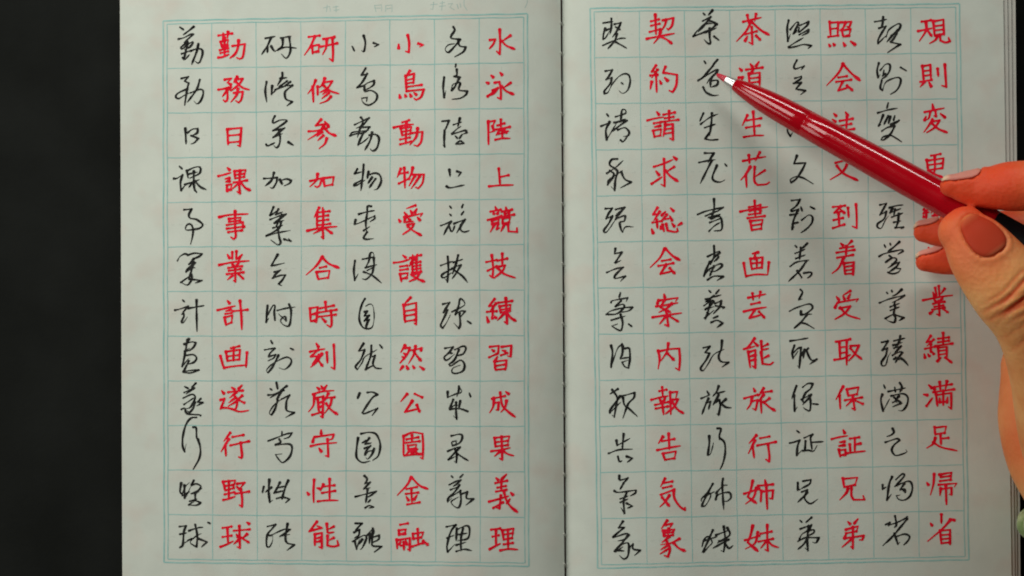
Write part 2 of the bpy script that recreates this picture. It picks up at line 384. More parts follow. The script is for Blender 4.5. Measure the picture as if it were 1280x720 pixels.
INK = '''
@208 26 224
b 0 0|95,45 125,65;195,42 160,70 120,100;85,130 125,120 170,97 192,95 165,120 125,155;150,150 105,188 115,200 150,168 185,150 188,160 165,188 128,205;152,165 138,215 125,275;108,235 165,215;115,262 130,276 165,240;170,215 215,200 250,203 258,232 242,285 225,302 205,288;228,165 215,220 180,310
r 0 1|370,105 470,90;405,88 408,130;440,80 435,125;385,150 400,185;385,150 440,135 435,175;395,185 435,175;415,120 415,250;380,210 440,195;385,230 440,218;370,262 400,258 445,240;470,180 560,165 545,255 522,272 500,262;515,140 510,190 490,235 455,265
b 0 2|705,125 745,118 778,110;748,118 720,180 680,240;725,185 720,227;748,182 772,216 795,205;815,122 890,110;830,125 828,175 795,208 850,188 928,195;877,115 886,200 875,245 852,266 820,236
r 0 3|1015,115 1095,105;1060,110 1030,180 985,245;1040,180 1045,235;1040,180 1090,170 1085,220;1045,225 1085,218;1120,130 1200,115;1100,185 1220,160;1145,130 1140,190 1115,240;1185,120 1190,225 1187,288 1165,270
b 1 0|105,412 158,398 130,430 158,445;158,445 142,520 130,605;150,485 85,515 66,542 88,555 130,530 170,512;170,515 235,490 262,500 258,540 238,580 215,592 195,572;238,420 215,490 150,580
r 1 1|415,420 465,410 435,440;435,440 460,455;370,492 410,485 462,470 450,495;435,480 435,560 420,577 405,565;430,500 400,540;505,400 480,440;490,420 545,412 520,450 460,500;490,430 540,475 590,492;480,515 545,505 535,560 515,584 495,570;510,485 500,530 460,580
b 1 2|715,435 706,500 716,580;755,465 750,525 785,490;828,370 825,405 792,462;812,412 862,405;862,430 800,475;775,492 840,468 902,458;900,460 852,500 845,525 855,560 900,577 860,607;885,435 840,470
r 1 3|1065,425 1045,475 1010,520;1045,470 1050,580;1080,470 1080,530;1130,412 1115,450 1095,475;1120,440 1185,430 1150,480 1100,510;1120,460 1170,500 1230,520;1150,495 1115,525;1160,515 1110,555;1175,540 1145,570 1095,590
@208 137 224
b 2 0|135,135 140,245;150,165 185,140 222,135 220,165 185,185;175,185 228,205 200,235 175,245
r 2 1|435,140 440,250;435,140 535,130 525,262 508,255;445,185 525,178;440,235 525,228
b 2 2|775,45 760,75 765,95 810,75 860,72;860,80 830,105 760,150 805,140 845,130 800,165 760,200 830,170;800,140 812,200 805,250 785,272 765,255;712,248 725,258 775,235;870,232 908,255
r 2 3|1105,70 1065,115 1140,100;1130,85 1155,115;1015,155 1080,150 1165,125;1125,110 1085,165 1010,215;1125,125 1160,165 1212,187;1110,160 1075,190;1120,185 1080,220;1145,205 1130,245 1090,278
b 3 0|92,405 115,425;52,492 75,490 115,465 100,520 105,578 140,530;145,435 155,490;150,435 200,412 240,412 235,455 165,490;160,460 220,445;130,535 235,500;195,440 195,520 200,565 215,590 195,575;185,520 160,555;205,510 240,550 285,572
r 3 1|435,415 450,430;370,475 410,465 460,450;420,495 450,488;425,515 450,510;430,540 435,580;430,540 465,532 460,570;435,575 460,570;485,440 490,490;485,440 565,430 555,480;490,465 555,458;490,490 555,480;480,520 575,505;525,435 520,540 525,600 505,585;515,525 470,565;530,520 565,560 600,577
b 3 2|695,492 740,490 790,485 785,520 760,560 740,555;768,450 750,505 705,545;810,500 825,530 815,510 855,495 890,505 880,525 840,545
r 3 3|1025,510 1110,490 1095,540 1075,555 1060,545;1080,460 1070,505 1025,550;1120,490 1130,550;1120,490 1195,480 1185,540;1130,545 1185,535
@208 249 224
b 4 0|125,75 180,70 160,110 170,135 215,145 258,180 240,205 200,215 145,220 135,205 150,180 175,180 190,215 185,270 172,322
r 4 1|375,128 450,112 582,105;445,140 450,160;445,140 530,130 525,155;450,160 525,152;430,185 545,165;545,165 548,200;430,210 555,195;440,235 540,222;490,85 490,200 495,265 480,285 460,270
b 4 2|765,55 740,115 760,105 800,70;800,70 780,110 830,90;740,145 790,125 855,105 825,130 775,160;825,110 810,140 780,200;770,170 840,150;760,205 830,185;820,160 800,210 712,262 790,240 885,222;795,200 805,270 815,310 795,325 745,290;840,285 890,300 870,280
r 4 3|1090,60 1055,130;1075,100 1075,200;1115,60 1120,85;1075,95 1165,85;1080,125 1155,115;1080,155 1155,145;1085,185 1170,175;1120,85 1118,185;1005,225 1100,205 1215,195;1115,190 1120,280 1105,268;1105,215 1050,245;1130,205 1185,245
b 5 0|78,440 95,410 130,390 160,400 150,405;150,400 200,385 255,390 230,410 180,430;195,425 160,465 210,450;205,455 150,500 140,520 190,490 205,490;195,450 175,520 160,570;100,595 150,560 180,535 180,570 150,612 105,595;160,570 255,580 205,598
r 5 1|470,378 470,430;500,372 498,430;435,395 450,420;540,395 515,425;375,470 470,450 590,440;465,455 478,475;520,450 505,470;440,490 540,478;445,510 530,500;430,535 550,522;490,480 492,590 478,580;470,545 435,575;515,535 550,570
b 5 2|795,395 760,455 750,475 780,470 845,455;770,520 815,505 785,530 755,565;755,565 810,545 850,540 825,580 800,605 825,618
r 5 3|1115,410 1070,475 998,540;1110,412 1160,460 1232,490;1095,490 1140,480;1070,520 1085,575;1070,520 1165,510 1155,565;1085,570 1155,560
@208 360 224
b 6 0|115,85 130,100;60,158 95,150 155,130 125,165 108,190;120,180 125,200 108,240 122,245 150,205;155,145 270,125;215,85 215,180 218,310
r 6 1|435,90 450,108;365,158 420,145 490,128;425,165 460,155;420,185 465,178;415,210 425,265;415,210 470,195 465,245;425,262 465,245;475,165 580,155;525,90 535,200 538,295
b 6 2|722,125 712,245 730,215;725,190 760,125 775,130 770,170 775,230 765,185;790,160 850,145 920,135;875,115 890,160 885,240 870,272 835,262 815,235 830,210 850,205 855,235 800,185
r 6 3|1025,145 1030,240;1025,145 1080,135 1070,245 1055,240;1035,190 1075,180;1030,238 1070,230;1095,145 1195,125;1085,175 1215,155;1085,205 1210,190;1135,100 1140,165;1175,160 1180,255 1170,278 1145,262;1110,215 1135,240
b 7 0|160,365 140,400 125,410;125,400 180,385 210,390 195,420 165,445 130,450 165,430;150,370 130,480 112,560 160,500;130,450 135,480 190,475 215,500 195,530 150,545;160,520 120,600 160,590 232,585 180,605 125,605
r 7 1|460,430 520,415;425,455 435,520;425,455 525,440 520,515;435,488 520,478;435,520 520,510;480,425 478,520;385,485 410,575;410,570 470,560 565,550;575,460 568,565
b 7 2|745,375 760,400;700,442 735,435 775,430 740,465 730,490 780,475 765,500 725,520;800,480 760,560 725,605 715,585 760,540 850,495 890,510 885,545 845,580 805,570;885,430 910,442
r 7 3|1070,395 1085,420;1025,455 1070,445 1130,435;1085,440 1030,490 1080,485;1090,480 1040,545;1110,470 1070,530 1030,565;1080,510 1115,558;1145,460 1150,535;1195,405 1200,520 1200,580 1175,565
@208 471 224
b 8 0|130,70 160,85;210,45 178,78;125,112 200,80 140,122;118,152 182,125 205,150 172,215 140,228;125,197 195,150;205,180 190,225 165,252 145,240;245,155 222,180 260,183 215,208;106,232 130,224 148,262 240,272 242,281
r 8 1|465,75 485,90;540,60 515,85;440,110 545,98;500,110 450,150;480,130 505,160 500,215 485,235 470,225;490,150 445,185;500,175 440,210;540,135 505,165;515,165 555,185;395,100 410,118;385,165 415,155 400,195 385,230;395,220 450,225 520,248 585,240
b 8 2|785,40 795,90;740,85 755,95;860,65 810,100;725,130 760,125 840,95 780,125 740,150;820,105 790,160 805,170;795,165 775,230 750,272 735,255 770,200 820,160;820,160 880,130 860,165 855,200 860,240 915,255 850,290
r 8 3|1075,75 1090,88;1105,65 1115,82;1145,60 1125,90;1045,125 1110,105 1195,98;1055,125 1050,200 1015,250;1065,150 1120,140;1080,160 1090,255;1120,150 1115,290 1100,280;1085,185 1115,180;1085,215 1115,210;1040,272 1115,250;1155,120 1130,170;1140,150 1200,145;1180,150 1170,200 1130,260;1140,190 1175,235 1222,268
b 9 0|215,290 175,295 140,340 118,420 115,490 130,535 140,480;190,360 212,365 215,430 225,450;225,445 242,510 235,580 190,662
r 9 1|455,400 410,460;445,445 390,535;420,490 425,565;470,430 550,415;455,490 590,460;530,470 540,560 535,580 515,572
b 9 2|825,390 825,425;725,458 760,445 850,410 897,400 875,430 840,442;805,445 815,468 778,486 875,480 897,510 880,570 832,612 803,590 778,555 825,550
r 9 3|1105,380 1105,405;1055,425 1045,465;1060,430 1195,410 1185,440 1165,450;1030,495 1100,480 1215,470;1150,445 1155,540 1155,570 1135,562;1090,510 1105,532
@208 582 224
b 10 0|105,125 97,185 112,205 135,150 165,120;128,140 130,232 152,195 172,150;112,215 165,185;195,105 178,140 215,130 245,150 215,190 176,200 255,162;205,195 205,240;165,255 218,238;160,280 205,252 245,265 215,282 160,281
r 10 1|405,115 420,180;405,115 490,105 480,160;420,145 475,138;425,175 480,160;445,110 445,235;415,205 485,190;405,245 440,238 490,220;505,130 560,120 530,155;500,150 525,170;490,200 590,185;530,165 540,230 540,295 520,280
b 10 2|695,150 685,195;750,155 705,190;735,100 730,180 738,262 760,245;810,120 790,160 850,145;790,160 770,195 850,175;870,105 850,150 825,235 840,200;785,235 830,225 880,238 850,265
r 10 3|1005,190 1015,205;1055,100 1050,180 1052,262;1075,160 1095,165;1120,135 1100,180;1115,150 1200,140;1110,195 1205,180;1165,95 1165,245;1080,255 1150,248 1225,248
b 11 0|92,435 140,430 125,470 120,530 115,570 95,585 125,555 150,540;95,490 145,480;160,465 220,445 260,440;205,420 220,500 215,580 195,570 170,545 215,500 250,485;150,535 190,520;225,520 290,545 250,580;295,405 315,415
r 11 1|400,445 465,435;400,510 465,500;435,445 440,555;385,580 425,565 475,540;480,465 595,455;520,430 525,590 505,580;500,490 510,510;515,530 480,560;575,490 540,520;535,515 590,550;575,405 590,415
b 11 2|720,435 780,420 755,450 720,495 715,570 735,580 755,545 760,500;750,500 715,495;740,500 840,455 885,455 835,490 810,505 880,490;865,415 850,500 860,550 915,565 860,605
r 11 3|1075,400 1020,470 1055,460;1050,460 1110,445 1075,430;1060,490 1060,570;1060,490 1110,480 1110,590 1090,580;1070,520 1105,512;1070,545 1105,538;1145,415 1150,475 1160,480 1195,475;1195,435 1155,455;1150,500 1150,570 1190,578 1228,570 1220,535;1195,515 1155,535
@430 22 224
b 0 4|58,205 75,240;140,128 152,180 142,240 125,235;210,180 248,192 215,208
r 0 5|390,190 390,218;455,125 465,180 463,248 440,240;530,185 565,195 540,208
b 0 6|780,65 790,90 765,130 770,148 830,155 790,205 745,248 722,225 745,195 790,185;815,155 825,200 870,210 850,245 790,280
r 0 7|1112,85 1115,180 1112,262 1090,240;1040,160 1080,155 1065,190 1040,220;1188,128 1130,168;1125,165 1160,200 1220,225
b 1 4|155,360 125,410 165,405;165,400 130,460 92,500 140,485 170,465 215,450 210,480 165,510 140,510;145,490 150,525 195,520 235,550 225,595 175,625 135,605 125,575 165,570 160,600
r 1 5|470,380 435,430;440,415 445,525;440,415 500,400 495,470;448,445 498,435;448,470 495,462;445,495 555,480;445,525 570,512 550,565 515,588 500,575;395,550 400,570;435,548 440,562;470,545 478,560;500,535 515,550
b 1 6|800,330 795,355;715,425 708,500 715,570 728,520;805,370 805,410 785,420 830,425 820,440;820,435 790,495 768,520 775,480 810,465 830,470 820,515 880,525 870,550 830,575 770,583
r 1 7|1050,412 1065,425;1115,392 1128,408;1015,462 1030,468;1025,562 1080,520;1075,465 1110,458 1120,520 1120,582 1095,570;1060,520 1100,500 1070,540 1030,560;1190,465 1140,500;1125,490 1160,525 1212,548
@430 134 224
b 2 4|120,72 135,100 110,165 95,215;75,125 180,75 130,130 85,150;110,145 185,140 145,180 85,190 40,205 60,180 130,170 175,165;140,180 115,230 100,270 140,245 175,215;180,200 225,195 250,225 235,290 205,312 185,295;200,180 185,240 148,305
r 2 5|415,108 465,92;355,145 420,130 495,122;405,150 415,200;405,150 480,140 470,190;410,175 475,165;415,200 470,190;445,105 440,260;400,230 470,215;400,265 480,245;480,185 560,175 550,245 525,278 500,270;525,150 515,210 470,268
b 2 6|700,100 750,95 730,145 718,165;718,165 715,240 718,283 706,268;780,125 840,105;827,78 812,140;775,185 800,160 835,135;770,190 800,184 865,165 876,182 848,192;795,205 812,225;842,195 822,225;800,262 828,240 857,258 805,264
r 2 7|1030,100 1032,265;1030,105 1078,95 1060,140;1060,135 1070,170 1040,180;1095,130 1145,115;1120,88 1120,150;1080,160 1185,140;1110,165 1085,200;1145,155 1150,175 1175,170;1100,190 1160,180;1130,165 1130,225;1080,232 1130,222 1185,222
b 3 4|95,440 75,475 130,460;140,408 135,480 120,595;130,520 80,545 72,560 95,555 150,520;175,460 165,510;170,485 220,470 255,485 265,530 240,580 215,590;200,500 170,545;225,510 190,560 180,575
r 3 5|405,440 380,500;395,475 455,465;430,432 435,575;390,545 465,510;490,432 480,475 455,520;480,480 570,480 560,540 530,580 510,570;505,490 465,560;540,490 515,530 480,580
b 3 6|752,445 758,495;805,458 835,465 815,495;732,565 760,575 860,555
r 3 7|1105,438 1115,560;1115,498 1175,485;1035,565 1110,558 1208,555
@430 247 224
b 4 4|105,118 160,102 218,92;195,62 168,62 165,110 155,180 160,240;82,158 75,190 110,180 175,150 218,130 218,150 185,172;140,235 185,205;165,245 140,285 160,297 212,292
r 4 5|510,55 445,78;430,105 445,125;475,92 485,110;520,80 505,105;430,140 560,112 545,135;390,155 400,170;435,150 430,175 495,170;455,145 470,160;525,140 540,160;450,195 500,185 480,220 420,262;455,205 500,240 552,270
b 4 6|755,60 768,78;850,48 840,75;755,118 768,130;855,98 835,125;690,200 730,185 765,170 740,210 712,265;750,205 765,240 780,235;780,230 790,200;785,185 865,155 840,190 805,250;835,195 830,225 855,245 895,235
r 4 7|1080,65 1088,85;1045,100 1120,85;1065,100 1070,115;1105,95 1095,115;1025,160 1125,130;1055,160 1060,190;1055,165 1105,150 1100,185;1060,188 1100,180;1075,190 1045,245;1100,190 1090,225 1110,215;1155,68 1160,90;1125,100 1200,85;1145,95 1150,115;1185,90 1175,110;1110,140 1215,120;1130,150 1135,185;1130,150 1185,140 1178,180;1135,185 1178,175;1145,190 1120,240;1170,185 1175,240 1235,245 1235,215
b 5 4|78,450 70,520 76,590 100,545;130,440 170,432 212,420 205,392 186,400 178,450 155,495;152,500 235,478;212,430 215,500;165,520 210,498 200,540 160,582 130,580;140,530 200,555 268,610
r 5 5|420,412 440,428;355,465 410,458 470,440;400,492 450,485;400,518 455,510;400,545 410,600;400,545 455,538 448,578;410,580 448,572;470,430 550,410;490,410 495,440;525,405 515,432;490,445 465,490;485,470 490,535;515,440 518,525;485,468 545,458;490,490 545,482;490,512 545,505;485,535 550,528;480,550 540,540 515,575 465,598;490,555 525,580 575,600
b 5 6|690,485 730,470 775,455;740,420 745,500 738,602 716,572;775,505 700,550 712,572 770,535;815,410 800,470 775,545;780,462 848,440;785,495 835,480 800,540 772,578;790,520 845,560 882,605
r 5 7|1015,460 1090,445;1055,410 1065,500 1060,570 1040,555;1025,522 1090,490;1095,450 1165,435;1130,400 1130,480;1095,495 1150,482 1130,525 1070,575;1095,500 1145,545 1222,572
@430 360 224
b 6 4|150,75 130,110 110,180 112,240 140,285 180,290 205,270 215,200 205,125 180,115 155,130;145,170 165,165 145,200 180,195 145,235 180,225 165,250 155,285 175,245
r 6 5|475,68 425,120;425,120 435,245;425,125 515,105 515,262 500,250;435,165 505,155;437,198 505,188;437,238 505,228
b 6 6|705,115 755,102 730,140 710,175 740,155 720,200 690,265 705,285 730,250 760,190;770,170 860,120 840,78 825,85 820,120 795,190 830,165 865,165 830,210;825,180 830,260 820,288 785,250;880,235 910,255
r 6 7|1075,78 1035,130 1065,125;1085,110 1045,160;1020,170 1090,165;1065,130 1060,205;1020,205 1030,240;1055,205 1060,215;1075,200 1085,212;1100,105 1200,92;1110,130 1118,175;1110,130 1190,118 1185,160;1118,155 1185,145;1118,175 1185,162;1155,72 1165,255 1145,240;1145,180 1095,230;1165,180 1195,215 1228,235
b 7 4|140,395 105,450 148,440 120,510 82,560 95,582 130,530 150,490 235,440;195,410 190,485 152,582;202,490 222,480 206,540 225,570;255,405 275,432;152,582 205,556 228,572 268,575
r 7 5|435,410 405,460;435,430 470,425 450,475 400,535;425,465 440,475;415,490 430,500;470,445 555,430;510,415 500,470 460,540;500,455 525,490 550,520;540,435 550,445;400,585 420,560;445,555 455,575;490,555 500,570;540,560 568,580
b 7 6|720,430 780,420 750,460 715,495 735,515 790,470;740,465 775,465;790,440 850,415 870,430 850,470 800,485;820,440 790,510 750,545 765,555 830,515 860,545 850,590 800,610 770,600 780,570 830,550
r 7 7|1040,420 1105,412 1100,470 1085,475;1055,440 1070,450;1035,495 1090,470;1125,420 1195,410 1190,490 1170,485;1130,445 1150,452;1120,480 1165,465;1095,490 1075,525;1075,525 1080,585;1075,525 1160,515 1155,580;1085,555 1150,545;1085,583 1150,578
@430 473 224
b 8 4|112,105 95,145;165,100 205,98 240,115 205,135 165,190 130,245 150,250 240,212 200,265
r 8 5|450,112 405,165;505,110 558,135;488,160 435,240 535,215;520,190 540,240
b 8 6|740,95 740,135 800,110 840,95 820,55 820,80 805,130;895,105 905,135;780,150 755,215 800,185 810,195;800,170 800,240 805,290 780,265;755,220 820,215 885,235 850,215;830,160 820,215
r 8 7|1055,145 1150,125;1070,140 1065,200 1040,245;1070,175 1105,170 1100,225 1085,225;1115,100 1130,190 1170,235 1222,275;1160,160 1150,205 1120,240;1155,95 1175,110
b 9 4|100,425 90,500 90,565 130,600 185,590;120,395 180,385 230,400 258,470 245,550 205,585;130,460 165,440;180,425 150,470 195,460;145,500 190,480 160,515 150,545 175,520 200,515 215,500 200,540 170,575 155,565
r 9 5|425,410 425,550;430,410 490,385 560,395 565,480 562,575 545,565;445,435 530,420;485,405 485,455;440,460 540,448;455,480 460,505;455,480 515,472 512,500;460,505 512,498;475,510 440,545;485,510 480,545 500,535;525,505 495,520;500,515 535,545;430,550 550,540
b 9 6|765,410 830,398 845,420 825,460 775,480 770,455 800,445 800,480;740,520 800,495 830,490 800,520 745,580 800,555;790,500 805,540 802,602 785,590;805,535 850,565 888,588
r 9 7|1075,425 1080,480;1075,425 1180,412 1170,470;1085,455 1170,445;1080,485 1170,475;1125,415 1130,582 1110,570;1050,520 1120,510 1185,495;1115,520 1075,555;1140,520 1170,540 1212,552
@430 585 224
b 10 4|145,55 165,80 145,115;150,110 188,100 140,150 188,140;80,205 100,200 232,165 200,190 160,212;168,150 155,248;172,245 190,225;150,285 178,268 212,278 178,286
r 10 5|480,65 450,120 380,195;485,70 540,125 600,150;445,150 520,135;440,185 530,175;480,145 485,245;445,205 460,230;520,195 500,225;450,260 540,245
b 10 6|765,55 780,70;850,45 825,70;750,120 800,95 835,85 810,110 780,130;760,155 810,135 825,120 790,170 745,215 740,240 770,215;770,200 835,160 830,165 835,230 820,280 790,275 765,240 820,205;840,185 880,170 875,215 925,220 870,265
r 10 7|1085,70 1100,85;1160,45 1130,75;1080,108 1165,90;1095,140 1155,128;1085,168 1160,155;1125,85 1122,165;1035,240 1090,225 1175,200;1120,195 1110,290 1085,280;1065,285 1135,245;1140,160 1160,230 1190,275 1238,315;1185,220 1165,250;1190,175 1205,190
b 11 4|80,395 130,395 95,430 75,465;70,460 110,440 105,480 75,500;60,525 110,495 145,480 160,500 130,570 115,580;75,520 90,580 110,510;130,510 105,545;185,470 180,540;165,480 205,430 210,455 190,500;190,500 250,480 245,510 195,535;205,430 200,520 205,555 270,560 215,600
r 11 5|400,405 455,395;390,445 395,475;390,445 440,438 435,470;395,475 435,468;375,510 380,575;375,515 470,500 470,590 455,580;405,520 395,545;440,515 445,540;405,555 450,545;425,530 428,585;490,470 495,505;490,470 565,458 555,495;495,505 550,495;525,435 530,550;485,560 565,535;565,520 600,550
b 11 6|730,420 800,405 770,440 750,490 735,560 740,600 790,545;735,500 785,480;805,430 800,520;805,440 870,412 895,430 885,500 810,520;815,475 880,465;850,430 835,500 835,590;800,550 870,530;800,595 860,580 912,590
r 11 7|1050,440 1115,432;1060,490 1105,480;1085,440 1085,550;1040,580 1075,560 1115,540;1130,445 1140,510;1130,445 1210,432 1200,495;1138,475 1205,465;1140,510 1200,500;1170,440 1172,580;1140,545 1205,535;1115,588 1175,578 1240,582
@742 10 232
b 0 8|65,103 135,93;122,72 122,130 112,180;80,140 68,180 65,215 82,205 108,160;85,152 128,138;142,112 188,100 165,150 130,200;150,130 185,150;62,258 115,235 180,210 222,208;160,178 145,225 98,280;148,232 190,255 228,277
r 0 9|395,92 450,78;395,122 455,108;385,165 460,145;425,45 430,180;475,85 550,68 540,120 515,150 505,140;500,80 490,120 455,170;365,212 450,195 555,175;460,165 445,205 415,242;455,195 500,215 540,245
b 0 10|755,35 770,50;820,15 790,50;750,90 790,70 808,60 760,120 720,165;790,85 840,100 830,110;850,110 800,150 700,190 685,195 720,150 770,110 855,105;770,170 850,135;800,140 800,200 805,240 790,245 760,215;830,195 865,222
r 0 11|1030,95 1090,80 1155,65;1060,50 1070,105;1120,42 1110,90;1085,95 1050,160 985,230;1090,95 1150,150 1210,185;1045,180 1125,160;1090,130 1095,250 1070,235;1060,195 1045,225;1120,190 1150,220
b 1 8|80,435 130,425 105,470 85,495 125,480 115,520 75,570 75,590 100,580 125,530 165,480 205,455 240,460 252,505 235,565 200,588 175,570;190,515 205,525
r 1 9|430,395 400,440 425,435;440,425 400,480;390,465 440,460;430,455 435,580;400,510 390,560;455,500 465,520;495,405 475,450;480,445 575,460 570,530 545,580 520,568;490,480 510,500
b 1 10|762,365 775,385;855,355 820,395;825,395 760,470 720,500 770,470 845,425 855,435 800,490 780,520;850,440 810,490 805,545;815,500 855,500 850,530 810,545;755,545 775,580 820,602 862,600
r 1 11|1080,385 1095,405;1140,370 1120,400;1050,425 1165,410;1105,415 1090,445;1070,450 1075,540;1070,455 1145,445 1145,545;1075,485 1140,478;1075,515 1140,508;1005,415 1020,430;1000,480 1030,475 1010,520;1010,520 1060,555 1110,570
@742 126 232
b 2 8|90,90 105,110;50,175 75,165 108,150;110,145 85,200 90,268 160,150;150,110 220,85 215,60 195,65 190,105 185,150;140,150 220,125;150,150 230,135 180,170 130,210;165,200 215,185 245,215 235,240 205,245;185,270 205,280 245,225
r 2 9|435,75 450,95;370,135 420,122 480,112;415,155 460,148;420,180 460,172;410,205 420,250;410,205 465,195 460,240;418,248 460,238;480,95 560,80;490,120 550,110;465,145 585,130;520,70 520,140;495,160 480,245;495,165 545,160 548,270 525,258;495,195 545,188;490,225 545,218
b 2 10|757,85 732,140;738,160 800,115 857,90;815,85 812,150 800,240;765,185 840,160;800,218 768,262 810,270 857,266 848,272
r 2 11|1060,100 1025,170;1055,135 1155,120;1050,185 1145,170;1100,75 1110,240;1035,250 1105,240 1172,238
b 3 8|90,500 150,460 205,410;165,400 125,405 110,440 150,470 165,490 150,545 145,620 120,590;110,480 140,510 95,580 100,550 140,520 200,480;190,490 215,540 260,560 185,600
r 3 9|415,455 490,430 545,405;485,400 490,590 465,575;430,485 450,510;400,572 470,525;555,455 500,490;495,480 530,520 582,555;550,385 570,402
b 3 10|765,360 830,360 800,405 790,425;725,425 790,412 840,405;815,410 775,490 735,570;850,445 820,520 830,550 870,560 905,545;905,435 920,452
r 3 11|1030,415 1100,400 1185,385;1070,375 1075,430;1145,355 1115,415;1080,455 1050,505 1015,545;1050,505 1055,595;1180,480 1110,525;1110,455 1108,550 1130,580 1190,575 1212,560
@742 240 232
b 4 8|80,115 130,110 105,145 85,185 130,165 105,215 70,265 85,278 110,250 150,190;150,120 215,105 200,120 150,165;205,115 165,165 150,190 200,165 220,165 210,200 180,210 190,260 200,275 220,240 275,240
r 4 9|440,108 410,155 440,150;455,135 415,195;405,210 470,200;435,190 440,250;400,255 410,282;460,235 465,250;495,135 470,160;530,110 550,130;505,155 475,190 530,180;525,165 540,195;475,225 485,270;500,220 510,265 560,275 580,270 575,250;540,215 555,235;580,230 605,215
b 4 10|830,48 830,120 810,175;715,155 780,130 895,105 850,135;770,165 865,125;790,175 870,155 810,190;800,210 880,180;805,180 870,170 885,215 880,260 830,268;795,270 830,235 870,210
r 4 11|1070,105 1150,90;1010,135 1110,115 1200,102;1075,130 1150,118;1150,92 1150,130;1070,155 1150,145;1060,180 1180,165;1110,60 1115,175;1080,200 1090,262;1080,200 1165,190 1155,255;1088,230 1155,222;1090,262 1155,252
b 5 8|150,390 145,425 195,415 150,485 150,490 190,470;90,555 150,530 205,518 170,550 145,580 150,595 220,580 185,615
r 5 9|490,390 455,455 390,520;495,390 545,440 595,470;470,475 530,465;445,510 550,490;500,500 460,565 545,545;525,525 560,562
b 5 10|830,370 830,440 805,500;785,445 860,410 870,420 830,445;795,490 850,440 860,450 830,480;800,480 770,550 760,580 800,530 870,495 885,510 840,545 800,545;830,510 800,580;785,605 830,580 895,582 850,610
r 5 11|1095,425 1135,415;1115,420 1110,460;1080,460 1090,530;1080,460 1165,450 1160,520;1090,492 1160,485;1092,530 1160,520;1125,455 1125,520;1035,490 1050,585;1050,580 1120,568 1200,570;1208,485 1200,570
@742 354 232
b 6 8|185,65 175,100;120,135 130,120 235,100 225,125;190,120 150,160 200,145 210,165 160,210 85,215 120,190 200,170 268,165 240,190 160,205;120,255 220,225;185,215 200,270 190,322 165,320 125,295 165,280;240,280 265,300
r 6 9|485,75 490,95;445,110 440,140;445,120 580,100 565,125;430,160 500,150 580,135;490,115 460,165 530,200;540,140 500,175 450,200;405,235 500,220 605,205;500,185 515,295 490,285;500,225 455,280;520,225 585,265
b 6 10|795,50 810,65;865,45 840,75;770,110 880,80;830,85 770,130;760,155 810,120 830,125 800,160 770,180 830,160;805,130 790,190 770,250;765,240 830,185;780,200 800,215;835,140 880,120 870,160 825,210;840,155 900,165 890,175;825,240 860,225;810,270 850,255 890,275 850,305
r 6 11|1065,100 1125,88 1185,75;1095,70 1100,115;1150,60 1140,105;1085,145 1145,132;1035,195 1110,178 1190,165;1110,185 1075,240 1165,215;1140,195 1180,240
b 7 8|120,430 130,480 120,580 160,460 185,430 205,435 200,500;195,420 200,470 185,520 250,510;215,450 245,450 250,520 240,585 215,575 195,545 240,530
r 7 9|445,465 455,520 445,590;450,470 520,455 590,450 595,520 590,600 565,585;515,415 505,470 465,535;510,485 555,530
b 7 10|755,445 802,435 768,478 800,482 775,530 738,585 755,602 790,555 830,490 900,455;885,395 880,450 862,505 880,540 932,545 885,578
r 7 11|1110,380 1065,440 1035,455 1110,435;1105,405 1130,430;1065,470 1080,580;1070,475 1115,460 1115,585 1095,570;1075,505 1115,495;1078,535 1115,525;1155,400 1160,460 1205,450;1200,420 1160,440;1155,475 1165,555 1215,560 1238,545;1205,500 1165,520
@746 468 232
b 8 8|145,100 90,135;105,105 140,160 130,230 120,295 105,280;160,150 95,240 90,265 130,225 165,190;170,150 260,125 255,160 215,205 180,300;180,160 190,210 215,230 280,290
r 8 9|430,115 480,105;375,175 430,160 490,148;450,88 455,150;430,165 445,190;475,155 460,185;400,210 495,190;405,235 490,220;450,190 460,275;505,125 555,118 545,160;505,120 510,275;510,175 560,170 530,225 475,270;520,190 555,240 598,268
b 8 10|760,115 775,140;720,165 780,140;770,165 745,220 725,275;755,195 785,185 770,240;840,80 825,120 800,150;830,130 885,115;840,140 820,180 800,210;820,190 845,175 850,220 840,280 825,270;890,170 850,205;855,200 890,225 930,230
r 8 11|1080,95 1090,115;1015,165 1110,140;1070,155 1060,205 1035,240;1070,185 1110,175 1095,245 1075,235;1150,95 1115,150;1130,125 1205,115;1150,140 1110,190;1130,175 1135,265;1190,165 1150,195;1150,190 1190,225 1230,250
b 9 8|135,455 140,490 230,440;185,410 180,460 175,520;80,545 150,520 245,515;145,565 155,600 175,595;205,565 245,578 210,605
r 9 9|455,430 425,475;450,460 535,445;415,522 500,505 575,492;495,408 500,515;455,545 470,590;455,545 545,530 535,580;470,588 535,578
b 9 10|775,425 775,480 765,555 785,545 805,470;830,372 855,375 845,420 845,450;850,440 880,470 885,540 870,610 850,655
r 9 11|1100,420 1050,475;1090,455 1045,545;1075,500 1085,575;1125,440 1190,428;1105,490 1235,465;1180,480 1190,560 1188,600 1165,585
@746 580 232
b 10 8|155,80 160,110 215,95 185,130;120,185 150,195 270,180 265,200 230,220;185,130 160,175;160,240 215,220;205,200 185,250 190,340 165,300;205,270 245,290 210,305;160,265 215,240
r 10 9|470,100 440,155;460,130 520,120;455,165 515,152;440,212 535,175;530,180 535,235 570,290 608,318 608,300;500,215 470,260 435,295;450,230 500,290
b 10 10|800,135 770,190 730,270 725,290 750,285 785,220 770,190 725,235 720,255;740,225 810,190;820,200 870,150 900,145;870,100 865,150 875,315;830,190 820,245 840,210 910,195 925,230 900,255 880,255
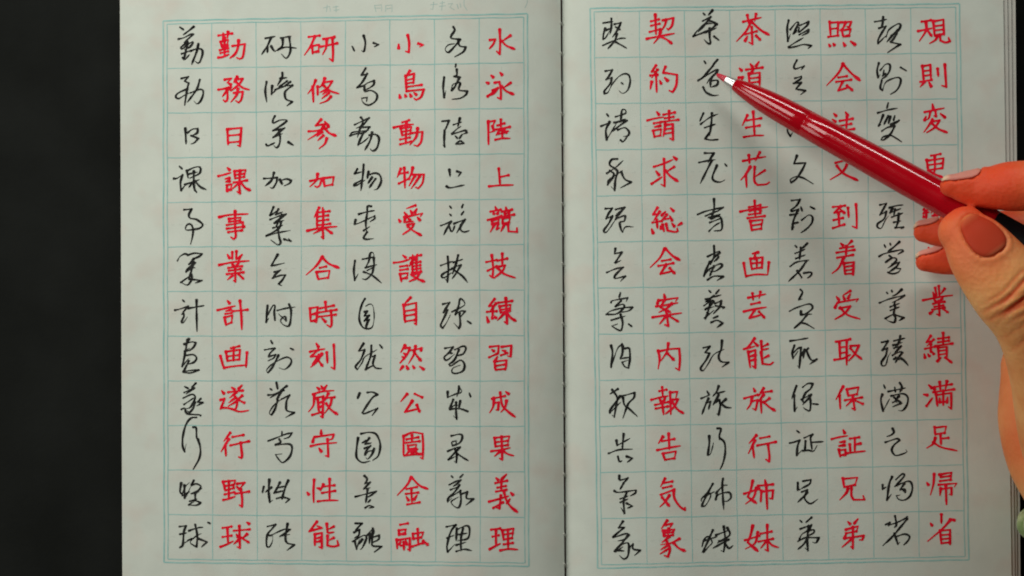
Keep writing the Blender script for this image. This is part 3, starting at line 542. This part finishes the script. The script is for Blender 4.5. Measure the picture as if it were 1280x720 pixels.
r 10 11|1075,115 1060,180 1040,225 1100,270;1100,165 1080,230 1025,275;1015,205 1120,170;1110,150 1215,140;1160,110 1165,140;1135,185 1130,260;1135,190 1215,180 1210,240 1190,235;1168,145 1175,310
b 11 8|180,395 150,440 195,435;185,440 115,500 120,505 200,480 225,490 190,520 145,530;215,490 170,550 120,600 130,605 180,570;165,555 215,545 220,600 210,640 185,655 155,630;140,595 190,600;225,575 250,550 250,585 300,595 260,630
r 11 9|485,390 445,445;475,420 520,410 500,445;455,455 465,495;455,460 535,450 520,490;495,445 490,490;465,475 525,470;470,495 525,490;570,515 510,545 440,555;500,500 450,540;480,530 505,580 490,640 465,630;490,560 440,590;500,580 435,620;530,545 565,580 610,600
b 11 10|800,455 780,500 735,600 740,605 770,570 795,540 770,500 740,520 725,570;735,530 830,500;820,490 900,460;875,430 885,520 875,605 855,595;900,440 915,490 830,545;840,530 910,520 800,580;880,540 910,580 940,560
r 11 11|1075,425 1060,490 1040,540 1110,600;1110,470 1090,545 1025,585;1020,525 1120,495;1130,480 1205,465;1115,535 1215,515;1175,420 1175,510 1180,600 1160,590;1170,530 1130,580;1180,530 1210,560 1252,575
@968 8 232
b 0 12|98,95 88,150 92,240 110,190;108,160 150,110 165,115 150,150 125,190;130,190 155,165;170,145 165,180;175,130 235,105 225,130 180,170 175,180;170,195 235,160 230,180 190,200;95,280 140,250 200,215;100,285 150,275 200,262 255,270 230,290
r 0 13|380,105 388,205;385,112 440,108 435,200;388,155 435,150;370,210 440,200;455,110 530,105 515,145 500,138;490,110 475,145 450,165;465,165 475,210;465,165 525,155 515,200;475,208 515,200;375,260 382,272;405,255 412,265;475,250 485,268;525,240 555,262
b 0 14|690,105 725,100 775,88;750,72 745,120 735,150;720,150 770,135 735,190 715,230 715,255 750,220 780,190;770,210 790,160 850,120 870,130 850,170 800,200;850,160 800,215 775,245;845,185 820,225 800,245 870,262 845,275 780,318
r 0 15|1015,105 1080,95;990,170 1040,160 1085,150;1045,105 1045,165 1000,238;1055,165 1085,205;1095,100 1105,205;1100,102 1165,90 1170,195 1150,190;1105,135 1165,128;1105,165 1165,158;1110,200 1165,190;1125,200 1110,230 1070,255;1140,195 1145,235 1180,248 1210,240 1200,215
b 1 12|155,370 135,410 145,430 205,410 185,435;140,495 185,482 180,500 130,530;130,530 185,525 155,560 150,570 215,580 180,608
r 1 13|475,395 440,460 360,545;470,395 530,460 590,510;440,490 500,480;425,520 530,505;470,520 440,580 520,555;500,545 540,580
b 1 14|720,390 708,440 715,490 730,470;730,440 765,400 795,400 795,440 770,480 740,500;755,440 750,480;745,480 770,460;740,510 730,560 745,578 770,520 840,490 870,500 865,540 840,580 800,605;870,420 912,445
r 1 15|1020,410 1030,515;1025,412 1075,402 1080,510;1032,445 1075,440;1032,478 1075,472;1005,520 1085,505;1035,520 1005,555;1065,520 1080,550;1125,430 1130,480;1175,400 1185,555 1155,545
@968 122 232
b 2 12|120,140 105,165;70,195 95,185 90,230 110,265 125,240;150,140 140,180 170,190;160,170 200,160 170,220;160,210 230,205
r 2 13|410,110 425,125;400,150 420,165;400,215 430,195;490,100 505,120;450,160 540,145;450,195 530,180;500,130 495,215;440,230 550,215
b 2 14|785,35 775,75;712,105 780,85 850,72;750,120 730,170 718,195 735,185;785,125 755,185;800,130 785,180;830,125 820,160;800,185 860,155 850,165 800,195;740,230 780,205 830,195 800,250 755,290 735,290 750,270 800,260 840,280 878,305
r 2 15|1090,45 1095,75;1035,100 1100,85 1170,72;1075,95 1065,140 1045,155;1110,90 1115,130 1100,125;1045,130 1035,155;1145,110 1175,135;1090,150 1065,190 1030,238;1085,165 1140,155 1105,205 1050,240;1085,175 1130,215 1192,240
b 3 12|155,400 135,455 215,450 190,500 150,560 115,585 110,565 150,545 200,555 268,595
r 3 13|480,390 485,410;420,450 480,435 545,430;510,440 470,510 385,565;430,470 480,525 575,570
b 3 14|760,460 830,445;775,480 790,540 820,520;800,470 850,470 840,520 800,525;820,450 800,560 760,590 800,580 870,605
r 3 15|1080,400 1145,388;1050,430 1060,500;1050,435 1165,418 1160,485;1058,465 1158,452;1062,500 1158,485;1105,400 1105,500 1080,540 1040,560;1060,500 1110,530 1160,550
@972 237 232
b 4 12|95,75 155,68 130,110 95,140 100,150 150,130;160,120 170,150;85,175 145,165;140,140 110,210 100,275 115,255;105,235 145,225;165,210 215,175 240,190 235,230 200,270 160,298;225,118 258,135
r 4 13|380,120 465,110;435,115 390,160 445,150;430,135 460,160;385,210 450,195;420,165 425,250;380,265 460,240;485,125 490,190;540,100 545,180 545,265 515,252
b 4 14|705,105 750,95 725,140 705,175 750,150 735,200 690,235 690,260 715,265 740,215 765,180;770,125 820,110 865,105;790,130 775,160 850,130;810,135 800,180;785,190 865,160;835,165 830,220 815,262;800,225 850,215;810,262 868,258 850,268
r 4 15|1025,110 1005,140 1030,140;1040,130 1005,165 1045,155;1025,155 1025,200;1005,180 1008,188;1060,120 1110,130;1080,120 1060,160;1070,130 1110,165;1065,180 1100,175;1080,165 1085,200
b 5 12|120,385 135,400;205,370 170,405;120,440 190,410;125,475 190,450;160,400 150,480;85,530 130,500 215,485;200,490 150,560 75,632;135,560 165,605 160,610;180,575 230,570 230,590 205,610
r 5 13|435,370 450,385;510,355 480,385;430,405 520,392;405,435 530,415;410,470 520,450;475,390 470,455;455,470 420,540 375,578;455,505 465,580;455,508 525,500 520,588 505,578;465,532 515,525;465,558 518,550;465,582 518,578
b 5 14|735,380 745,400;775,370 780,385;840,360 790,405 760,425;700,460 740,440 850,415 865,425 830,445;770,455 790,470 740,500;745,500 800,470 820,485 790,520 760,540;790,515 840,500 820,530 780,560 760,570;760,570 790,580 830,570 850,545 800,540
r 5 15|1040,400 1050,420;1080,395 1085,415;1120,385 1105,410;1030,430 1030,460;1030,435 1130,420 1120,445;1060,460 1065,490;1060,460 1110,452 1105,485;1050,510 1060,560;1050,510 1120,500 1115,555
@974 350 232
b 6 12|145,65 160,85 135,135 160,130;70,215 120,190 205,165 230,185 220,205 175,235 150,225;150,215 150,240 185,235 225,235;190,240 150,290 105,330 140,300 180,300 242,335
r 6 13|490,75 440,105;395,115 410,135;440,110 450,130;490,95 475,125;400,155 385,190;405,155 545,130 530,150;415,195 490,180 450,230 385,270;420,190 470,240 555,268
b 6 14|740,85 750,95;775,70 780,85;845,65 805,100 780,110;690,158 760,130 865,105 830,130 780,155;800,145 790,180;765,185 830,160;765,210 830,185;800,180 790,230 800,260;730,265 780,240 800,245 795,290 760,285 735,270;800,240 860,260 825,280
r 6 15|1075,55 1085,110;1100,42 1105,110;1060,85 1070,110;1140,60 1115,95;990,140 1100,118 1195,105;1065,130 1080,150;1130,120 1115,140;1060,165 1140,150;1070,185 1130,175;1055,205 1140,190;1100,145 1105,245 1085,235;1060,215 1040,230;1130,200 1165,225
b 7 12|75,420 130,412 200,400;105,450 90,500 95,540 130,490;100,500 130,470 150,465 145,530 138,608 125,590;170,490 145,530;175,480 165,540;200,470 190,490 220,550 260,545 210,580
r 7 13|390,425 490,408;415,430 420,545;415,465 465,460;418,505 465,498;380,550 440,540 490,515;465,415 465,585;490,455 550,450 520,510 480,555;490,470 530,515 568,545
b 7 14|705,430 750,420 730,455 710,485 745,470 735,520 705,565 710,590 735,585 750,530 770,500;790,420 870,400;835,385 825,430 800,460;785,450 850,430;790,470 840,455 790,510;780,520 830,495 850,500 800,560;800,530 830,550;790,545 825,530 800,570;840,540 865,560 890,590
r 7 15|1045,385 1015,430 1045,420;1065,410 1020,455;1005,475 1075,460;1045,445 1045,500;1000,510 1005,535;1025,510 1035,525;1055,495 1065,510;1095,405 1170,395;1095,430 1170,418;1075,455 1195,438;1130,365 1130,445;1095,465 1100,540;1095,468 1155,460 1155,535;1100,490 1155,482;1100,515 1155,508;1115,535 1090,560;1145,535 1190,570
@976 464 232
b 8 12|108,100 75,190;92,165 95,275 115,245;150,110 185,85 220,85 205,120 170,150 150,200 160,215 190,180;140,195 210,160 190,190 150,230;195,165 205,210 200,270 175,265 155,250;220,225 260,228
r 8 13|430,105 380,195;405,165 410,258;455,125 465,170;455,125 535,110 525,160;465,168 525,158;440,200 560,180;495,170 510,265 490,255;490,200 450,240;510,200 565,225
b 8 14|710,95 720,120;700,160 690,200 705,275 750,190;740,140 860,115;785,110 790,145;820,80 835,110 820,145;760,170 840,155 875,180 870,230 840,270 810,270;815,170 790,200 800,215;780,180 830,220 770,245;770,215 810,200
r 8 15|1020,95 1040,115;985,160 1010,165;1005,240 1045,185;1060,105 1060,125;1055,110 1180,90;1095,75 1100,130;1145,70 1135,125;1050,145 1195,125;1070,160 1080,240;1070,165 1175,150 1175,260 1155,245;1120,135 1120,235;1095,185 1098,215;1150,180 1145,215;1098,215 1145,208
b 9 12|110,410 130,425;60,495 85,490 130,475 115,520 110,580 150,540;160,460 205,440 220,435 205,460 215,540;170,480 165,540 150,545;210,490 295,485;150,550 190,545 225,550 250,510
r 9 13|430,405 440,425;350,468 400,455 460,445;405,490 440,485;400,515 440,510;400,540 410,590;400,545 445,540 445,575;410,580 445,575;475,465 540,455;510,460 510,555;515,505 550,498;475,505 480,560;455,565 510,558 582,550
b 9 14|770,395 780,420 760,440 730,450;720,490 750,480 800,465 820,475 780,510 765,545 790,580 840,570 870,555 860,540
r 9 15|1060,385 1065,440;1060,390 1140,380 1130,425;1065,435 1130,425;1100,435 1105,505;1105,465 1155,460;1065,460 1050,500 1005,530;1050,490 1110,525 1215,548
@980 576 232
b 10 12|95,150 95,200 115,195;130,140 185,130 175,160 120,190;120,215 160,200 140,240 95,285;160,215 140,255 180,295 235,262
r 10 13|405,120 415,180;405,125 505,115 490,165;415,180 490,165;440,190 430,220 385,268;465,185 465,240 480,268 555,268 545,240
b 10 14|680,165 680,195 705,180;745,110 725,160 710,270 740,230;770,130 815,90 830,100 800,140 760,180;775,170 860,140 885,180 870,240 830,270 790,265 775,240 800,235;830,155 800,200 830,195 835,215 800,190
r 10 15|985,150 995,165;1035,90 1030,160 1010,235;1070,95 1155,80 1150,130;1080,112 1145,105;1075,140 1150,130;1065,165 1190,155 1175,180;1080,190 1075,240;1080,195 1155,185 1155,235 1140,230;1115,165 1120,300
b 11 12|110,410 125,425;190,390 150,425;110,470 190,440 170,475 130,500;105,540 130,500 200,475 205,495 160,520;95,555 150,530 240,530 220,565 195,560;170,450 160,540 165,620 145,600;160,540 130,580 95,610
r 11 13|440,420 455,435;510,400 485,430;425,475 510,450 500,485;425,500 500,485;415,535 550,515 540,545 520,545;430,500 415,535;475,455 475,605 460,590;465,540 400,595
b 11 14|765,380 775,440 760,460;700,440 730,425 720,445 790,420 850,385 820,410;850,400 800,460 740,530 680,585;760,500 785,575 800,560;780,520 830,505 865,520 855,550 825,580
r 11 15|1085,370 1085,430;1010,430 1020,445;1140,400 1175,410;1150,405 1090,470 990,555;1075,480 1085,570;1075,482 1145,475 1145,575 1130,562;1088,512 1140,508;1088,540 1140,535;1085,568 1142,562
'''
rg = None
for ln in INK.strip().split('\n'):
    if ln[0] == '@':
        rg = [float(x) for x in ln[1:].split()]
        continue
    head, body = ln.split('|')
    ink, row, col_ = head.split()
    k = rg[2] / 1280.0
    rnd = random.Random(int(row) * 31 + int(col_))
    V, F = [], []
    lift = 0.0009
    for st in body.split(';'):
        pts = []
        for p in st.split():
            x, y = p.split(',')
            pts.append((rg[0] + float(x) * k, rg[1] + float(y) * k))
        lift = stroke(V, F, pts, ink == 'r', lift, rnd) + 0.00002
    link('red_character' if ink == 'r' else 'black_character', V, F, M_red if ink == 'r' else M_black,
         page_l if int(col_) < 8 else page_r)

# ---------------------------------------------------------------- the red pen
M_dark, nt, b = mat('rear_shade_black', (0.006, 0.005, 0.006), 0.4, 0.12)
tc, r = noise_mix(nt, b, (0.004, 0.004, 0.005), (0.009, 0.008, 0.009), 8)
TILT = math.tan(math.radians(18))
PEN_DIR = (0.8757, 0.4829)
def pen_h(s): return 0.055 + TILT * s * S
def pen_axis(s): return P(896 + PEN_DIR[0] * s, 93 + PEN_DIR[1] * s, pen_h(s))
def lathe(name, prof, m, parent, n=40):
    """rings round the pen's axis: (distance from tip in photo pixels, radius in photo pixels)"""
    V, F = [], []
    a = (pen_axis(500) - pen_axis(0)).normalized()
    s = a.cross(Vector((0, 0, 1))).normalized(); q = s.cross(a)
    for d_, r_ in prof:
        c = pen_axis(d_)
        rr = r_ * S * (H - pen_h(d_)) / H
        for i in range(n):
            an = 2 * math.pi * i / n
            V.append(c + (s * math.cos(an) + q * math.sin(an)) * rr)
    for j in range(len(prof) - 1):
        for i in range(n):
            F.append((j * n + i, j * n + (i + 1) % n, (j + 1) * n + (i + 1) % n, (j + 1) * n + i))
    F.append(tuple(range(n - 1, -1, -1))); F.append(tuple((len(prof) - 1) * n + i for i in range(n)))
    o = link(name, V, F, m, parent, True)
    bm = bmesh.new(); bm.from_mesh(o.data)
    bmesh.ops.recalc_face_normals(bm, faces=bm.faces)
    for e in bm.edges:
        if len(e.link_faces) == 2 and e.calc_face_angle(0) > 0.6: e.smooth = False
    bm.to_mesh(o.data); bm.free()
    return o
pen = empty('pen', pen_axis(0))
tag(pen, 'glossy red ballpoint pen held over the right page, its nib pointing at a black character', 'pen')
def pen_part(*a, **k):
    o = lathe(*a, pen, **k)
    o.matrix_parent_inverse = Matrix.Translation(-pen.location)
    return o
pen_part('nib', [(0, 1.0), (0.8, 2.0), (2.5, 2.7), (8, 3.6), (14.0, 4.7)], M_nib)
pen_part('metal_tip', [(13.0, 4.4), (13.3, 5.0), (20, 6.0), (26.5, 7.2), (27, 6.6)], M_metal)
pen_part('barrel', [(25.5, 6.4), (26.0, 7.4), (30, 8.6), (38, 10.2), (52, 12.6), (68, 14.5), (86, 15.9), (110, 16.8), (126.6, 17.15), (127.2, 17.0),
                    (127.8, 17.0), (128.4, 17.3), (160, 17.9), (200, 18.7), (240, 19.5), (275, 20.1), (372, 20.7), (392, 20.6), (393, 20.0)], M_pen)
pen_part('shaded_rear', [(392.5, 19.8), (393.5, 20.5), (520, 20.3), (598, 18.0), (600, 17.0)], M_dark)  # rear of the pen coloured black to stand for shade between the fingers
pen_part('push_button', [(599, 13), (599.5, 14.5), (632, 13.5), (637, 11), (638, 8)], M_pen, n=28)

# ---------------------------------------------------------------- the hand
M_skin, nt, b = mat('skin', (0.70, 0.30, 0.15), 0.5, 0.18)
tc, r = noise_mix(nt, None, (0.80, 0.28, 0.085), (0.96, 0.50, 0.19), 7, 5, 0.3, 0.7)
at = node(nt, 'ShaderNodeAttribute', attribute_name='flush_shade')
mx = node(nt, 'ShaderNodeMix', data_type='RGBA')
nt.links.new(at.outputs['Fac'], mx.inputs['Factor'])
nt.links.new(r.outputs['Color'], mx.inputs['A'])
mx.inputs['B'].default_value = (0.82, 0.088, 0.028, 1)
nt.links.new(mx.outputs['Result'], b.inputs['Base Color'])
b.inputs['Subsurface Weight'].default_value = 0.32
b.inputs['Subsurface Radius'].default_value = (0.06, 0.018, 0.008)
b.inputs['Subsurface Scale'].default_value = 1.0
bump(nt, b, tc, 22, 0.10, 0.012, Detail=4)
bump(nt, b, tc, 75, 0.2, 0.006, typ='ShaderNodeTexVoronoi')
bump(nt, b, tc, 190, 0.12, 0.003, Detail=3)
def nail_mat(name, lunula, bed, bed_tip, rim_in, rim):
    m, nt, b = mat(name, bed, 0.55, 0.10)
    at_ = node(nt, 'ShaderNodeAttribute', attribute_name='along')
    rn = node(nt, 'ShaderNodeValToRGB')
    e = rn.color_ramp.elements
    e[0].position, e[0].color = 0.0, (*lunula, 1)
    e[1].position, e[1].color = 1.0, (*rim, 1)
    for p_, c_ in ((0.12, bed), (0.80, bed_tip), (0.93, rim_in)):
        x = e.new(p_); x.color = (*c_, 1)
    nt.links.new(at_.outputs['Fac'], rn.inputs['Fac'])
    nt.links.new(rn.outputs['Color'], b.inputs['Base Color'])
    b.inputs['Subsurface Weight'].default_value = 0.15
    b.inputs['Subsurface Radius'].default_value = (0.04, 0.015, 0.01)
    b.inputs['Subsurface Scale'].default_value = 1.0
    return m
M_nail = nail_mat('thumbnail', (0.66, 0.16, 0.07), (0.54, 0.055, 0.022), (0.58, 0.048, 0.016), (0.68, 0.11, 0.04), (0.78, 0.20, 0.06))
M_nail_pale = nail_mat('fingernail', (0.72, 0.27, 0.17), (0.72, 0.26, 0.20), (0.74, 0.27, 0.21), (0.82, 0.55, 0.36), (0.85, 0.66, 0.44))

def catmull(rows, n=10):
    A = np.array(rows, float)
    out = []
    for i in range(len(A) - 1):
        p0 = A[i - 1] if i else 2 * A[0] - A[1]
        p1, p2 = A[i], A[i + 1]
        p3 = A[i + 2] if i + 2 < len(A) else 2 * A[-1] - A[-2]
        for k in range(n):
            t = k / n
            out.append(0.5 * (2 * p1 + (p2 - p0) * t + (2 * p0 - 5 * p1 + 4 * p2 - p3) * t * t + (3 * p1 - p0 - 3 * p2 + p3) * t ** 3))
    out.append(A[-1])
    return out

def flesh(V, F, rows, cap=0.95, up=(0, 0, 1), power=2.3, n=28):
    """a closed tapering limb: rows of (photo x, photo y, height, half width, half thickness), from the fingertip"""
    R = catmull(rows)
    cs = [P(r_[0], r_[1], r_[2]) for r_ in R]
    ws = [r_[3] * S * (H - r_[2]) / H for r_ in R]
    ts = [r_[4] * S * (H - r_[2]) / H for r_ in R]
    up = Vector(up)
    rings = []
    def frame(i):
        t = (cs[min(i + 1, len(cs) - 1)] - cs[max(i - 1, 0)]).normalized()
        s = t.cross(up).normalized()
        return t, s, s.cross(t)
    def cap_rings(i, sgn):
        t, s, q = frame(i)
        res = []
        for k in (0.98, 0.93, 0.84, 0.7, 0.52, 0.3):
            f = (1 - k ** power) ** (1 / power)
            res.append((cs[i] + t * sgn * k * cap * ws[i], s * ws[i] * f, q * ts[i] * f))
        return res
    rings += cap_rings(0, -1)
    for i in range(len(cs)):
        t, s, q = frame(i)
        rings.append((cs[i], s * ws[i], q * ts[i]))
    rings += cap_rings(len(cs) - 1, 1)[::-1]
    n0 = len(V)
    for c, s, q in rings:
        for k in range(n):
            an = 2 * math.pi * k / n
            V.append(c + s * math.cos(an) + q * math.sin(an))
    for j in range(len(rings) - 1):
        for k in range(n):
            F.append((n0 + j * n + k, n0 + j * n + (k + 1) % n, n0 + (j + 1) * n + (k + 1) % n, n0 + (j + 1) * n + k))
    F.append(tuple(n0 + k for k in range(n - 1, -1, -1)))
    F.append(tuple(n0 + (len(rings) - 1) * n + k for k in range(n)))

THUMB = [(1205, 289, .475, 32, 24), (1218, 304, .485, 40, 29), (1236, 328, .495, 46, 33), (1262, 362, .50, 50, 38), (1290, 402, .48, 48, 38),
         (1312, 455, .42, 52, 44), (1335, 535, .33, 62, 50), (1352, 620, .25, 56, 48)]
INDEX = [(1190, 233.5, .43, 13, 14), (1203, 235, .435, 18.5, 18), (1220, 236, .44, 23, 22), (1238, 235, .455, 27, 26), (1262, 233, .475, 31.5, 30), (1300, 233, .50, 32, 31),
         (1345, 243, .51, 33, 32), (1385, 280, .47, 36, 34), (1412, 370, .41, 40, 38), (1405, 500, .34, 52, 48)]
MIDDLE = [(1156, 290, .205, 13.5, 13), (1170, 290.5, .215, 17.5, 16), (1195, 290, .235, 21, 19), (1240, 288, .26, 24, 23), (1305, 290, .29, 27, 26), (1370, 312, .31, 30, 29),
          (1412, 390, .30, 34, 33), (1408, 505, .27, 46, 44)]
RING = [(1158, 327, .085, 13, 13), (1174, 326, .092, 17, 16), (1198, 324, .105, 20, 19), (1240, 322, .12, 23, 22), (1305, 326, .14, 25, 24), (1370, 350, .16, 28, 27),
        (1400, 420, .18, 32, 31), (1400, 510, .20, 44, 42)]
LITTLE = [(1272, 384, .075, 14, 14), (1295, 386, .080, 18, 18), (1340, 400, .085, 21, 21), (1375, 440, .10, 25, 25), (1388, 510, .13, 36, 34)]
HEEL = [(1303, 464, .125, 51, 42), (1307, 500, .125, 58, 44), (1309, 530, .125, 59.5, 45), (1318, 572, .13, 58, 46), (1342, 625, .15, 56, 46), (1362, 700, .17, 66, 52), (1392, 800, .19, 74, 58), (1440, 960, .21, 86, 68)]
PALM = [(1405, 400, .30, 44, 46), (1390, 480, .28, 62, 56), (1372, 560, .25, 72, 58), (1366, 640, .22, 62, 52), (1375, 720, .20, 66, 54)]
V, F = [], []
flesh(V, F, THUMB, cap=0.92)
flesh(V, F, INDEX, cap=1.15, up=(0, 0.35, 1))
flesh(V, F, MIDDLE, cap=1.05)
flesh(V, F, RING, cap=1.05)
flesh(V, F, LITTLE, cap=1.0)
flesh(V, F, HEEL)
flesh(V, F, PALM)
person = empty('person', P(1375, 720, 0))
tag(person, 'bare right hand gripping the red pen between thumb and index finger at the right edge', 'person')
tmp = link('hand_base', V, F, None)
md = tmp.modifiers.new('m', 'REMESH'); md.mode = 'VOXEL'; md.voxel_size = 0.0075; md.use_smooth_shade = True
ms = tmp.modifiers.new('s', 'SMOOTH'); ms.factor = 0.5; ms.iterations = 7
dg = bpy.context.evaluated_depsgraph_get()
hme = bpy.data.meshes.new_from_object(tmp.evaluated_get(dg))
bpy.data.objects.remove(tmp)
# knuckle creases of the thumb; fingertip flush, with finger shade painted in as red
nv = len(hme.vertices)
co_ = np.empty(nv * 3); hme.vertices.foreach_get('co', co_); co_ = co_.reshape(-1, 3)
no_ = np.empty(nv * 3); hme.vertices.foreach_get('normal', no_); no_ = no_.reshape(-1, 3)
def seg_dist(p, rows):
    A = np.array([P(*r_[:3]) for r_ in rows])
    best = np.full(len(p), 9.0)
    for a, b_ in zip(A, A[1:]):
        d_ = b_ - a
        t = np.clip(((p - a) @ d_) / (d_ @ d_), 0, 1)
        best = np.minimum(best, np.linalg.norm(p - (a + t[:, None] * d_), axis=1))
    return best
kp = np.array(P(1262, 362, .5)); ax = np.array(P(1290, 402, .48)) - np.array(P(1236, 328, .495)); ax /= np.linalg.norm(ax)
sd = np.cross(ax, (0, 0, 1)); sd /= np.linalg.norm(sd)
rel = co_ - kp
t = rel @ ax / S; v = rel @ sd / S
near = (seg_dist(co_, THUMB) < 0.17) & (no_[:, 2] > -0.25)
g = np.zeros(nv)
for c_, a_, wd, ph, fr in ((-6, 4.6, 2.3, 0.3, .09), (6.5, 6.6, 2.6, 1.1, .07), (13, 3.6, 1.9, 2.0, .11), (-14, 2.4, 1.8, 0.0, .1), (1, 1.6, 1.6, 2.6, .13), (21, 1.6, 2.2, 1.4, .08), (30, 1.2, 2.4, 0.6, .06), (46, 2.2, 3.5, 0.2, .04)):
    off = t - c_ - 2.4 * np.sin(v * fr + ph) - 0.004 * v * v
    env = np.exp(-((v - 6 * math.sin(ph * 3)) / 34) ** 4)
    g += a_ * np.exp(-(off / wd) ** 2) * env
bul = 2.4 * np.exp(-((t - 2) / 17) ** 2) * np.clip(no_[:, 2], 0, 1)
co_[near] += no_[near] * ((bul - 0.85 * g)[near] * S * 0.9)[:, None]
hme.vertices.foreach_set('co', co_.ravel())
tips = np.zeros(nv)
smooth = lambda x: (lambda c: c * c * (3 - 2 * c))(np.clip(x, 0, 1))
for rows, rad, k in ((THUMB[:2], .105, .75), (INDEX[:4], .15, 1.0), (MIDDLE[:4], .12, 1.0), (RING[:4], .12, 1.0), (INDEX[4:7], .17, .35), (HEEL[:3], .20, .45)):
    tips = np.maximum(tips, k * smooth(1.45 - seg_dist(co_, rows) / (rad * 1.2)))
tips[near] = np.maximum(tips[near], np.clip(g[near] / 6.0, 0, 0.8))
fa = hme.attributes.new('flush_shade', 'FLOAT', 'POINT')
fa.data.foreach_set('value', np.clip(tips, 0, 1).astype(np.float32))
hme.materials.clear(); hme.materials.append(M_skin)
hme.polygons.foreach_set('use_smooth', [True] * len(hme.polygons))
hme.update()
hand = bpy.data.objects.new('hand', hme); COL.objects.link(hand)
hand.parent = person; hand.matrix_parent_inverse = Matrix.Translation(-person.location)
bvh = BVHTree.FromPolygons([tuple(c) for c in co_], [tuple(p.vertices) for p in hme.polygons])

NAILS = []
def nail(base, tip, face, half, power=3.0, lift=0.0035, far=0.26, m=None):
    """a curved plate on the finger: rays cast in to the bone axis (base to tip) onto the skin, over +-half degrees about face"""
    a0, a1 = P(*base), P(*tip)
    u = (a1 - a0).normalized()
    face = Vector(face); face = (face - u * face.dot(u)).normalized()
    v_ = face.cross(u)
    nu, nvv = 30, 26
    V, F, al, rim = [], [], [], []
    for i in range(nu + 1):
        a = -1 + 2 * i / nu
        for j in range(nvv + 1):
            k = -1 + 2 * j / nvv
            m_ = max(abs(a), abs(k))
            rr = (abs(a) ** power + abs(k) ** power) ** (1 / power)
            sc = m_ / rr if rr > 1e-6 else 1
            c = a0 + (a1 - a0) * ((a * sc + 1) / 2)
            an = math.radians(half) * k * sc
            d_ = face * math.cos(an) + v_ * math.sin(an)
            hit = bvh.ray_cast(c + d_ * far, -d_)
            q = hit[0] if hit[0] is not None else c + d_ * 0.03
            edge = max(0, (m_ - 0.84) / 0.16)
            q = q + d_ * lift * (1 - 1.5 * edge ** 2)
            V.append(q); al.append((a * sc + 1) / 2)
            if m_ > 0.999: rim.append((q, (a * sc + 1) / 2))
    for i in range(nu):
        for j in range(nvv):
            o_ = i * (nvv + 1) + j
            F.append((o_, o_ + 1, o_ + nvv + 2, o_ + nvv + 1))
    o = link('fingernail', V, F, m or M_nail_pale, person, True)
    o.matrix_parent_inverse = Matrix.Translation(-person.location)
    fa = o.data.attributes.new('along', 'FLOAT', 'POINT')
    fa.data.foreach_set('value', al)
    sm = o.modifiers.new('s', 'SMOOTH'); sm.factor = 0.5; sm.iterations = 3
    so = o.modifiers.new('t', 'SOLIDIFY'); so.thickness = 0.004; so.offset = -1
    NAILS.append((V, rim))
    return o
nail((1236, 322, .49), (1200, 276, .47), (0.13, 0.10, 1), 41, power=2.7, m=M_nail)
nail((1222, 236, .44), (1177, 232.5, .43), (-0.02, 0.985, 0.17), 42)
nail((1172, 290.5, .215), (1142, 289.5, .20), (-0.1, 0.97, 0.13), 34, far=0.075)
nail((1178, 326, .092), (1144, 327, .08), (-0.1, 0.97, 0.13), 34, far=0.075)
# the skin folds that frame each nail
for V_, rim in NAILS:
    pts = np.array([tuple(q) for q, al_ in rim if al_ < 0.72])
    inn = np.array([tuple(q) for q in V_])
    lo, hi = inn.min(0) - .06, inn.max(0) + .06
    idx = np.where(np.all((co_ > lo) & (co_ < hi), axis=1))[0]
    if not len(idx): continue
    dr = np.linalg.norm(co_[idx][:, None] - pts[None], axis=2).min(1)
    di = np.linalg.norm(co_[idx][:, None] - inn[None], axis=2).min(1)
    inside = di < 0.0065
    amt = np.where(inside, -0.004, 0.0045 * np.exp(-((dr - 0.012) / 0.012) ** 2))
    co_[idx] += no_[idx] * amt[:, None]
hme.vertices.foreach_set('co', co_.ravel()); hme.update()

# ---------------------------------------------------------------- the bracelet on the wrist
M_jade, nt, b = mat('green_stone', (0.30, 0.40, 0.16), 0.25, 0.5)
tc, r = noise_mix(nt, b, (0.20, 0.30, 0.10), (0.52, 0.60, 0.32), 16, 4)
b.inputs['Subsurface Weight'].default_value = 0.3
b.inputs['Subsurface Radius'].default_value = (0.03, 0.04, 0.02)
br = empty('bracelet', P(1358, 641, 0.17))
tag(br, 'pale green stone bead bracelet round the wrist at the lower right edge', 'bracelet')
cen = P(1358, 641, 0.17)
rx, rz, NB = 66 * S * .97, 0.185, 17
dirv = (P(1392, 800, 0.19) - P(1342, 625, .15)).normalized()
sv = dirv.cross(Vector((0, 0, 1))).normalized(); uv = sv.cross(dirv)
bm = bmesh.new(); bmesh.ops.create_uvsphere(bm, u_segments=20, v_segments=14, radius=19.5 * S * .96)
bead_me = bpy.data.meshes.new('bead'); bm.to_mesh(bead_me); bm.free()
bead_me.materials.append(M_jade); bead_me.polygons.foreach_set('use_smooth', [True] * len(bead_me.polygons))
for i in range(NB):
    an = 2 * math.pi * i / NB + math.pi
    o = bpy.data.objects.new('bead', bead_me); COL.objects.link(o)
    o.parent = br
    o.location = sv * math.cos(an) * rx * (1 if True else 0) + uv * math.sin(an) * rz
